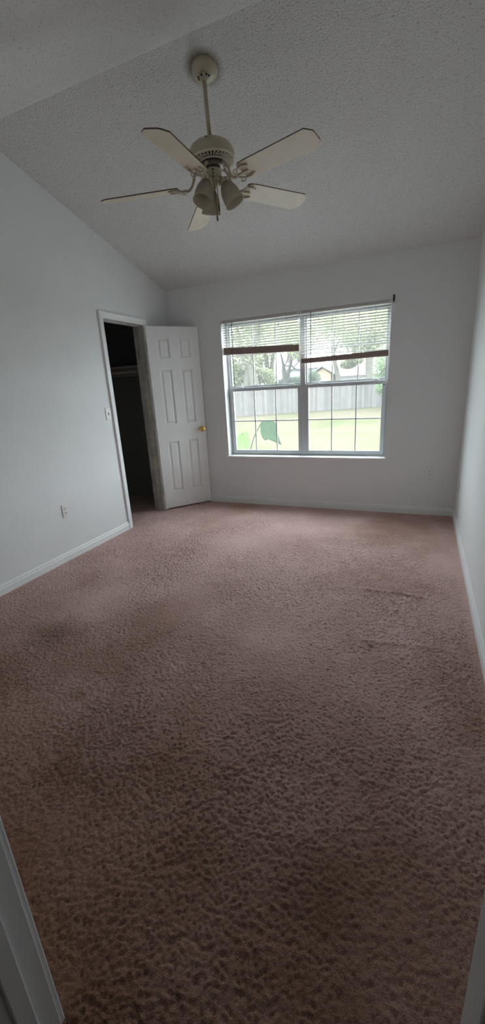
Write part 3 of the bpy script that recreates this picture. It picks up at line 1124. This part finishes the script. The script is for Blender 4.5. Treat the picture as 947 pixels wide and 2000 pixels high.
# radial vent grille under the motor
bm = NB()
NV = 38
for i in range(NV):
    a = 2 * PI * i / NV
    box(bm, 0.072, 0.124, -0.0036, 0.0036, -0.0025, 0.0025, 0, 2, Matrix.Rotation(a, 4, 'Z') @ Matrix.Translation((0, 0, -0.428)) @ Matrix.Translation((0.098, 0, 0)) @ Matrix.Rotation(math.radians(10), 4, 'Y') @ Matrix.Translation((-0.098, 0, 0)))
lathe(bm, [(0.119, -0.420), (0.127, -0.418), (0.126, -0.427), (0.120, -0.428)], 48, cap=False)
lathe(bm, [(0.070, -0.430), (0.078, -0.430), (0.077, -0.437), (0.070, -0.437)], 40, cap=False)
obj('vent_grille', bm, ALMOND_D, fan)
bm = NB()
lathe(bm, [(0.118, -0.417), (0.060, -0.423), (0.060, -0.440), (0.072, -0.441), (0.074, -0.452), (0.066, -0.458), (0.040, -0.460)], 40)
obj('flywheel', bm, STEEL, fan, True)

BR0, BR1, BWD = 0.205, 0.660, 0.144


def blade_mesh():
    bm = NB()
    ch = 0.034
    out = [(BR0, -0.050), (BR0 + 0.012, -0.060), (BR0 + 0.05, -0.0655), (BR1 - ch, -BWD / 2), (BR1 - 0.005, -BWD / 2 + ch - 0.004), (BR1, -BWD / 2 + ch + 0.008),
           (BR1, BWD / 2 - ch - 0.008), (BR1 - 0.005, BWD / 2 - ch + 0.004), (BR1 - ch, BWD / 2), (BR0 + 0.05, 0.0655), (BR0 + 0.012, 0.060), (BR0, 0.050)]
    lo = [bm.verts.new((x, y, -0.003)) for x, y in out]
    hi = [bm.verts.new((x, y, 0.003)) for x, y in out]
    bm.faces.new(lo[::-1])
    bm.faces.new(hi)
    n = len(out)
    for i in range(n):
        f = bm.faces.new((lo[i], lo[(i + 1) % n], hi[(i + 1) % n], hi[i]))
        f.material_index = 1
    bmesh.ops.recalc_face_normals(bm, faces=bm.faces[:])
    me = bpy.data.meshes.new('blade')
    bm.to_mesh(me)
    bm.free()
    me.materials.append(BLADE)
    me.materials.append(BLADE_E)
    return me


BLADE_ME = blade_mesh()
PITCHB, DROOP = math.radians(13.3), 0.02
ZB = -0.532
for i in range(5):
    az = math.radians(-18 + 72 * i + 2.3)
    b = bpy.data.objects.new('blade', BLADE_ME)
    COL.objects.link(b)
    b.parent = fan
    M = Matrix.Translation((0, 0, ZB)) @ Matrix.Rotation(az, 4, 'Z') @ Matrix.Rotation(DROOP, 4, 'Y') @ Matrix.Rotation(-PITCHB, 4, 'X')
    b.matrix_basis = M
    # scrolled iron bracket, written in the unpitched frame and brought under the blade
    bm = NB()
    inv = Matrix.Rotation(-PITCHB, 4, 'X').inverted()
    arm = curve_pts([(0.062, 0, 0.080), (0.085, 0, 0.076), (0.108, 0, 0.050), (0.122, 0, 0.014), (0.148, 0, -0.012), (0.176, 0, -0.010)], 5)
    tube(bm, [inv @ p for p in arm], [0.0072] * (len(arm) - 5) + [0.0075, 0.008, 0.008, 0.0075, 0.007], 8)
    for s in (-1, 1):
        pr = curve_pts([(0.170, 0, -0.012), (0.186, s * 0.022, -0.013), (0.206, s * 0.040, -0.009), (0.236, s * 0.044, -0.0075), (0.262, s * 0.034, -0.0065)], 5)
        tube(bm, pr, [0.0050] * (len(pr) - 4) + [0.0048, 0.0045, 0.0042, 0.004], 8)
        cur = curve_pts([(0.206, s * 0.040, -0.010), (0.190, s * 0.049, -0.016), (0.176, s * 0.040, -0.022), (0.182, s * 0.028, -0.020)], 4)
        tube(bm, cur, 0.0036, 7)
        sphere(bm, (0.240, s * 0.043, -0.010), 0.0065, 10, 6, (1, 1, 0.6))
        sphere(bm, (0.262, s * 0.034, -0.0065), 0.0055, 8, 6, (1, 1, 0.7))
    mid = curve_pts([(0.172, 0, -0.012), (0.205, 0, -0.010), (0.245, 0, -0.007)], 4)
    tube(bm, mid, [0.0060] * (len(mid) - 3) + [0.0055, 0.005, 0.004], 8)
    sphere(bm, (0.236, 0, -0.009), 0.0065, 10, 6, (1, 1, 0.6))
    obj('blade_bracket', bm, ALMOND, b, True)

# light kit
bm = NB()
lathe(bm, [(0.030, -0.455), (0.043, -0.462), (0.047, -0.470), (0.047, -0.496), (0.043, -0.504), (0.036, -0.508)], 32)
sw_h = obj('switch_housing', bm, ALMOND, fan, True)
bm = NB()
sphere(bm, (0.0475 * math.cos(-1.15), 0.0475 * math.sin(-1.15), -0.480), 0.0055, 8, 6)
sphere(bm, (0.0475 * math.cos(-1.15), 0.0475 * math.sin(-1.15), -0.494), 0.004, 8, 6)
obj('switch_hole', bm, DARK, sw_h, True)
bm = NB()
lathe(bm, [(0.034, -0.507), (0.038, -0.511), (0.038, -0.524), (0.028, -0.534), (0.014, -0.540), (0.010, -0.554), (0.004, -0.560)], 28)
lk = obj('light_fitter', bm, ALMOND, fan, True)
SH_IN = [(0.024, 0.0), (0.027, 0.012), (0.038, 0.028), (0.048, 0.050), (0.0525, 0.074), (0.0535, 0.096), (0.0545, 0.112), (0.058, 0.122)]
SH = SH_IN + [(r - 0.003, z) for r, z in SH_IN[::-1]]
for azd in (13, 133, 253):
    az = math.radians(azd)
    d = Vector((math.cos(az), math.sin(az), 0))
    tilt = math.radians(25)
    ax = (d * math.sin(tilt) + Vector((0, 0, -math.cos(tilt)))).normalized()
    p0 = d * 0.054 + Vector((0, 0, -0.518))
    q = Vector((0, 0, 1)).rotation_difference(ax).to_matrix().to_4x4()
    bm = NB()
    tube(bm, curve_pts([d * 0.025 + Vector((0, 0, -0.514)), d * 0.042 + Vector((0, 0, -0.509)), p0 - ax * 0.004, p0 + ax * 0.012], 4), 0.010, 10)
    lathe(bm, [(0.012, -0.004), (0.026, 0.0), (0.0285, 0.006), (0.0285, 0.018), (0.025, 0.020)], 24, Matrix.Translation(p0) @ q)
    for k in range(3):
        a = 2 * PI * k / 3
        tube(bm, [Matrix.Translation(p0) @ q @ Vector((0.026 * math.cos(a), 0.026 * math.sin(a), 0.012)), Matrix.Translation(p0) @ q @ Vector((0.036 * math.cos(a), 0.036 * math.sin(a), 0.012))], 0.003, 6)
    arm_o = obj('lamp_arm', bm, ALMOND, fan, True)
    bm = NB()
    vs = lathe(bm, SH, 36, Matrix.Translation(p0 + ax * 0.012) @ q, cap=False)
    bm.verts.ensure_lookup_table()
    obj('lamp_shade', bm, SHADE, fan, True)
    bm = NB()
    lathe(bm, [(0.012, 0.006), (0.013, 0.020), (0.020, 0.038), (0.024, 0.054), (0.020, 0.068), (0.010, 0.076), (0.002, 0.078)], 16, Matrix.Translation(p0 + ax * 0.012) @ q)
    obj('light_bulb', bm, SHADE, arm_o, True)
for (cx_, cy_, z0, z1, fob) in ((0.020, -0.045, -0.500, -0.700, 0.028), (0.030, -0.030, -0.530, -0.640, 0.040)):
    bm = NB()
    tube(bm, [(cx_, cy_, z0), (cx_, cy_, z1)], 0.0019, 6)
    zz = z0
    while zz > z1:
        sphere(bm, (cx_, cy_, zz), 0.0027, 6, 4)
        zz -= 0.012
    pc = obj('pull_chain', bm, CHAIN, fan, True)
    bm = NB()
    lathe(bm, [(0.0025, z1 + 0.002), (0.004, z1 - 0.004), (0.0055, z1 - fob * 0.75), (0.004, z1 - fob), (0.001, z1 - fob - 0.001)], 12, Matrix.Translation((cx_, cy_, 0)))
    obj('chain_fob', bm, CHAIN, pc, True)

# ================================================================ OUTSIDE
GZ = -0.55
bm = NB()
NG = 24
for i in range(NG):
    for j in range(NG):
        pass
vs = [bm.verts.new((x, y, GZ)) for x, y in ((-90, D + 0.2), (90, D + 0.2), (90, 130), (-90, 130))]
bm.faces.new(vs)
struct(obj('ground', bm, LAWN), 'dry patchy yard lawn outside the window', 'lawn')
bm = NB()
box(bm, -9, 13, D + 0.2, 10.2, GZ - 0.1, GZ + 0.03, 0.01)  # slab added out of view to bounce sky light onto the ceiling
struct(obj('bounce_slab', bm, BOUNCE_SLAB), 'pale slab added out of view outside the house to bounce light indoors', 'bounce_slab')


def at(px, py, Y):
    d = _r * ((px - 473.5) / FPX) - _u * ((py - 1000) / FPX) + _f
    return CAM_LOC + d * ((Y - CAM_LOC.y) / d.y)


# --- fence
fa, fb = Vector((-15.6, 20.2, GZ)), Vector((6.6, 34.2, GZ))
fdir = (fb - fa)
flen = fdir.length
fang = math.atan2(fdir.y, fdir.x)
fen = tag(empty('board_fence', fa, (0, 0, fang)), 'weathered grey wooden board fence at the far side of the lawn', 'fence')
bm = NB()
x = 0.0
FH = 1.66
while x < flen:
    h = FH + random.uniform(-0.03, 0.03)
    w_ = 0.138
    y_ = random.uniform(-0.004, 0.004)
    prism(bm, [(x, 0.03), (x + w_, 0.03), (x + w_, h - 0.05), (x + w_ - 0.03, h), (x + 0.03, h), (x, h - 0.05)], 'y', y_ - 0.010, y_ + 0.010)
    x += 0.150
obj('boards', bm, FENCE, fen)
for rz in (0.35, 1.35):
    bm = NB()
    box(bm, 0, flen, 0.012, 0.05, rz, rz + 0.09)
    obj('rail', bm, FENCE, fen)
x = 0.3
while x < flen:
    bm = NB()
    box(bm, x, x + 0.09, 0.05, 0.14, 0, FH - 0.08)
    obj('post', bm, FENCE, fen)
    x += 2.4


# --- trees
def leaves_bm(bm, centres, n, size, rng, flat=0.85):
    for c, rad in centres:
        c = Vector(c)
        for _ in range(int(n)):
            v = Vector((rng.gauss(0, 1), rng.gauss(0, 1), rng.gauss(0, 1))).normalized() * (rng.random() ** 0.45)
            p = c + Vector((v.x * rad[0], v.y * rad[1], v.z * rad[2]))
            s = size * rng.uniform(0.6, 1.4)
            e = Euler((rng.uniform(-1.1, 1.1), rng.uniform(-1.1, 1.1), rng.uniform(0, 6.28))).to_matrix()
            pts = [Vector((0, -0.5, 0)), Vector((0.28, -0.1, 0.03)), Vector((0, 0.5, -0.04)), Vector((-0.28, -0.1, 0.03))]
            bm.faces.new([bm.verts.new(p + e @ (q * s)) for q in pts])


def tree(name, label, cat, limbs, crowns, nleaf, size, leafm, barkm, seed, group=None):
    rng = random.Random(seed)
    base = Vector((limbs[0][0][0][0], limbs[0][0][0][1], GZ)) if limbs else Vector((crowns[0][0][0], crowns[0][0][1], GZ))
    root = tag(empty(name, base), label, cat, group)
    if limbs:
        bm = NB()
        for pts, rads in limbs:
            n = 4
            cp = curve_pts(pts, n)
            rr = []
            for i in range(len(cp)):
                t = i / n
                k = min(int(t), len(rads) - 2)
                rr.append(rads[k] + (rads[k + 1] - rads[k]) * (t - k))
            tube(bm, cp, rr, 9)
        for v in bm.verts:
            v.co -= base
        obj('trunk', bm, barkm, root, True)
    bm = NB()
    leaves_bm(bm, crowns, nleaf * 4.0, size * 0.62, rng)
    for v in bm.verts:
        v.co -= base
    obj('foliage', bm, leafm, root)
    return root


def L(Y, pts, rads, ground=True):
    P = [tuple(at(x, y, Y)) for x, y in pts]
    if ground:
        g = at(pts[0][0], pts[0][1], Y)
        P = [(g.x, g.y, GZ - 0.05)] + P
        rads = [rads[0] * 1.25] + list(rads)
    return (P, list(rads))


def Cc(x, y, Y, rx, ry, rz):
    return (tuple(at(x, y, Y)), (rx, ry, rz))


tree('oak_tree', 'broad pale oak at the left behind the fence with twin leaning trunks', 'tree',
     [L(33, [(497, 752), (488, 720), (474, 690), (462, 640)], [0.42, 0.36, 0.28, 0.15]),
      L(33, [(482, 752), (489, 700), (500, 660), (512, 600)], [0.36, 0.30, 0.22, 0.12])],
     [Cc(465, 690, 33, 2.2, 1.8, 1.5), Cc(470, 640, 33.5, 3.0, 2.0, 2.0), Cc(500, 615, 34, 3.0, 2.0, 1.8), Cc(450, 730, 33, 1.2, 1.4, 1.2), Cc(470, 735, 34.5, 1.6, 1.0, 1.2), Cc(508, 738, 34.5, 1.5, 0.9, 0.9)],
     520, 0.34, LEAF_A, BARK, 1)
tree('oak_tree', 'tree with two slim upright trunks left of the crooked bare-branched tree', 'tree',
     [L(38.5, [(524, 752), (523, 725), (519, 690), (512, 640)], [0.24, 0.22, 0.18, 0.10]),
      L(38.5, [(534, 752), (531, 720), (534, 690), (545, 620)], [0.26, 0.22, 0.18, 0.10])],
     [Cc(525, 650, 38.5, 3.0, 2.2, 1.6), Cc(548, 615, 39.5, 3.2, 2.2, 1.8), Cc(508, 700, 38.5, 1.5, 1.4, 1.2)], 480, 0.34, LEAF_A, BARK, 2)
tree('oak_tree', 'thin dark crooked tree with bare twisting branches above the clipped hedge', 'tree',
     [L(29, [(557, 750), (555, 730), (553, 712), (548, 690)], [0.17, 0.15, 0.11, 0.05]),
      L(29, [(556, 742), (562, 730), (567, 712), (569, 700), (563, 688), (553, 682)], [0.12, 0.11, 0.10, 0.09, 0.07, 0.03], False),
      L(29, [(567, 712), (575, 719), (585, 724)], [0.07, 0.055, 0.03], False),
      L(29, [(566, 745), (565, 728), (576, 718)], [0.07, 0.06, 0.03], False),
      L(29, [(553, 712), (560, 715), (566, 714)], [0.05, 0.05, 0.04], False),
      L(29, [(557, 712), (562, 700), (564, 690)], [0.05, 0.04, 0.02], False),
      L(29, [(575, 716), (583, 706), (590, 698)], [0.04, 0.035, 0.02], False)],
     [Cc(560, 660, 29, 2.0, 1.5, 1.0), Cc(575, 630, 29.5, 2.4, 1.8, 1.2), Cc(585, 690, 29, 0.8, 0.8, 0.6)], 300, 0.26, LEAF_A, BARK2, 3)
tree('oak_tree', 'tree with a single leaning grey trunk in front of the pink roofed house', 'tree',
     [L(36.5, [(661, 745), (658, 728), (654, 708), (650, 680), (655, 640)], [0.22, 0.19, 0.17, 0.15, 0.08]),
      L(36.5, [(652, 690), (665, 660), (690, 635)], [0.10, 0.07, 0.03], False)],
     [Cc(640, 640, 36.5, 3.0, 2.0, 1.6), Cc(690, 625, 37, 3.4, 2.4, 1.8), Cc(630, 612, 38.5, 2.2, 1.6, 1.2), Cc(680, 712, 36.5, 0.7, 0.8, 0.35), Cc(692, 703, 36.5, 0.8, 0.8, 0.4)],
     420, 0.32, LEAF_A, BARK, 4)
tree('oak_tree', 'large grey-trunked tree behind the fence at the right of the window view', 'tree',
     [L(31.5, [(722, 745), (721, 715), (722, 690), (728, 640)], [0.30, 0.27, 0.24, 0.12]),
      L(31.5, [(721, 690), (705, 655), (690, 620)], [0.14, 0.09, 0.04], False)],
     [Cc(735, 640, 31.5, 3.2, 2.2, 1.8), Cc(712, 660, 31.5, 1.8, 1.6, 0.9), Cc(755, 605, 33, 3.0, 2.0, 1.8)], 480, 0.32, LEAF_A, BARK, 5)
tree('leafy_shrub', 'bright green leafy shrub overhanging the right end of the fence', 'shrub',
     [L(27, [(752, 790), (748, 760), (744, 730)], [0.08, 0.06, 0.03])],
     [Cc(751, 722, 27, 0.72, 0.7, 0.85), Cc(760, 700, 27, 0.9, 0.8, 0.9), Cc(749, 757, 26.5, 0.5, 0.5, 0.5), Cc(766, 740, 27, 0.8, 0.8, 0.9)], 420, 0.17, LEAF_B, BARK, 6)
tree('hedge_bush', 'dark clipped hedge row showing above the fence beside the crooked tree', 'hedge', [],
     [Cc(548, 752, 37, 1.3, 0.9, 0.62), Cc(566, 750, 37, 1.3, 0.9, 0.62), Cc(582, 748, 37, 1.3, 0.9, 0.62)], 700, 0.20, LEAF_C, BARK, 7)
tree('round_bush', 'round dark bush at the foot of the tan gabled house', 'bush', [],
     [Cc(608, 742, 41, 1.0, 0.9, 0.9)], 900, 0.20, LEAF_C, BARK, 8)
# tall tree line further off
for k, (px, py, Y, r, lab) in enumerate(((480, 620, 58, 4.6, 'distant tall tree rising furthest left beyond the oaks'), (560, 640, 78, 6.0, 'distant tree filling the gap above the clipped hedge'),
                                         (690, 650, 66, 5.2, 'distant tree rising above the pink roof'), (780, 630, 92, 7.5, 'distant tree furthest right past the grey trunk'))):
    c = at(px, py, Y)
    tree('tall_tree', lab, 'tree', [([(c.x, c.y, GZ), (c.x + 0.3, c.y, 3.0), (c.x, c.y, c.z)], [0.5, 0.4, 0.15])],
         [((c.x, c.y, c.z), (r, 3.5, 3.6)), ((c.x + 2.5, c.y + 1, c.z - 2.2), (r * 0.7, 3, 2.2)), ((c.x - 2.5, c.y + 1, c.z + 1.8), (r * 0.6, 3, 2.2))], 520, 0.55, LEAF_A, BARK, 20 + k, 'distant tree line')

# --- houses beyond the fence
YH = 52.0
pk, gl, gr = at(628, 716.5, YH), at(607, 733, YH), at(650, 728, YH)
ez = 0.5 * (gl.z + gr.z)
hw = 0.5 * (gr.x - gl.x)
hse = tag(empty('house', (pk.x, YH, GZ)), 'tan house with a low gable end beyond the fence', 'house')
bm = NB()
prism(bm, [(-hw + 0.3, 0), (hw - 0.3, 0), (hw - 0.3, ez - GZ), (0, pk.z - GZ - 0.12), (-hw + 0.3, ez - GZ)], 'y', 0.4, 9.0)
obj('walls', bm, HWALL, hse)
bm = NB()
rs = (pk.z - ez) / hw
prism(bm, [(-hw - 0.2, ez - GZ - 0.2 * rs), (0, pk.z - GZ), (hw + 0.2, ez - GZ - 0.2 * rs), (hw + 0.2, ez - GZ - 0.2 * rs + 0.14), (0, pk.z - GZ + 0.16), (-hw - 0.2, ez - GZ - 0.2 * rs + 0.14)], 'y', 0, 9.3)
obj('roof', bm, HROOF, hse)
bm = NB()
box(bm, -0.5, 0.5, 0.34, 0.42, 0.9, 2.1, 0.02)
obj('window', bm, HWHITE, hse)
# long house at the right
a, b2 = at(655, 735, 50), at(722, 729, 50)
rz_ = at(690, 706, 50).z
h2 = tag(empty('house', (a.x, 50, GZ)), 'long low house with a pale pinkish roof right of the tan gable', 'house')
ln_ = b2.x - a.x + 1.5
ev = 0.5 * (a.z + b2.z) - GZ
bm = NB()
box(bm, 0.3, ln_ - 0.3, 0.6, 7.4, 0, ev)
obj('walls', bm, HWHITE, h2)
bm = NB()
prism(bm, [(0, ev - 0.1), (8.0, ev - 0.1), (8.0, ev), (4.0, rz_ - GZ), (0, ev + 0.02)], 'x', 0, ln_)
obj('roof', bm, HROOF2, h2)
for wx in (1.6, 3.6):
    bm = NB()
    box(bm, wx, wx + 0.9, 0.55, 0.62, 0.9, 1.9, 0.02)
    obj('window', bm, HROOF, h2)
# white building left of the gable
a = at(548, 734, 56)
h3 = tag(empty('house', (a.x, 56, GZ)), 'white walled house behind the clipped hedge', 'house')
zt = at(560, 722, 56).z - GZ
bm = NB()
box(bm, 0, 4.6, 0.4, 7, 0, zt)
obj('walls', bm, HWHITE, h3)
bm = NB()
prism(bm, [(-0.3, zt), (7.4, zt), (3.6, zt + 1.0)], 'x', -0.3, 4.9)
obj('roof', bm, HWHITE, h3)


# --- broad leaved plant just outside the left pane
def broad_leaf(bm, base, tip, width, droop, nrm, lobes=0.0, seed=0):
    rng = random.Random(seed)
    base, tip = Vector(base), Vector(tip)
    ax = tip - base
    side = ax.cross(Vector(nrm)).normalized()
    up = Vector(nrm).normalized()
    n = 12
    rows = []
    for i in range(n + 1):
        t = i / n
        w = width * (math.sin(PI * min(1, t * 0.96 + 0.04)) ** 0.55) * (1 - 0.25 * t)
        c = base + ax * t + up * (droop * math.sin(PI * t))
        wl = w * (1 + lobes * rng.uniform(-1, 0.4))
        wr = w * (1 + lobes * rng.uniform(-1, 0.4))
        rows.append([bm.verts.new(c - side * wl - up * 0.18 * w), bm.verts.new(c - side * wl * 0.5 - up * 0.04 * w), bm.verts.new(c + up * 0.0),
                     bm.verts.new(c + side * wr * 0.5 - up * 0.04 * w), bm.verts.new(c + side * wr - up * 0.18 * w)])
    for r0, r1 in zip(rows, rows[1:]):
        for k in range(4):
            bm.faces.new((r0[k], r0[k + 1], r1[k + 1], r1[k]))


pl = tag(empty('broad_leaf_plant', (0.45, 5.25, GZ)), 'broad green leaves of a plant outside the left window pane', 'plant')
po = Vector(pl.location)


def plant_part(name, bm, m, par=None):
    for v in bm.verts:
        v.co -= po
    o = obj(name, bm, m, par or pl, True)
    return o


bm = NB()
tube(bm, curve_pts([(0.45, 5.25, GZ), (0.52, 5.24, 0.1), (0.66, 5.22, 0.62), (0.80, 5.2, 0.87), (0.86, 5.2, 0.90)], 5), 0.008, 7)
stem = plant_part('stem', bm, LEAF_P)
bm = NB()
tube(bm, curve_pts([(0.45, 5.25, GZ), (0.44, 5.24, 0.2), (0.48, 5.22, 0.66), (0.54, 5.2, 0.76)], 5), 0.006, 7)
plant_part('stem', bm, LEAF_P)
bm = NB()
# hanging torn leaf: rows across the blade from the stalk side down to the ragged hem
TOPE = [(0.800, 0.905), (0.845, 0.925), (0.905, 0.930), (0.965, 0.922), (1.010, 0.900), (1.030, 0.870)]
HEM = [(0.815, 0.690), (0.850, 0.655), (0.905, 0.675), (0.955, 0.650), (1.020, 0.628), (1.078, 0.590)]
rows = []
for k in range(7):
    t = k / 6
    row = []
    for q, ((ax_, az_), (hx_, hz_)) in enumerate(zip(TOPE, HEM)):
        bul = 0.05 * math.sin(PI * t) + 0.035 * math.sin(PI * q / 5)
        row.append(bm.verts.new((ax_ + (hx_ - ax_) * t, 5.22 - bul + 0.02 * (q % 2) * t, az_ + (hz_ - az_) * t)))
    rows.append(row)
for r0, r1 in zip(rows, rows[1:]):
    for k in range(5):
        bm.faces.new((r0[k], r0[k + 1], r1[k + 1], r1[k]))
bmesh.ops.solidify(bm, geom=bm.faces[:], thickness=0.002)
o = plant_part('leaf', bm, LEAF_P)
o['label'] = 'largest hanging dark green leaf'
bm = NB()
broad_leaf(bm, (0.575, 5.2, 0.78), (0.59, 5.16, 0.47), 0.065, 0.02, (0.1, -1, 0.25), 0.2, 5)
plant_part('leaf', bm, LEAF_Y)
bm = NB()
broad_leaf(bm, (0.50, 5.2, 0.76), (0.475, 5.16, 0.48), 0.05, 0.02, (-0.1, -1, 0.25), 0.2, 6)
plant_part('leaf', bm, LEAF_Y)
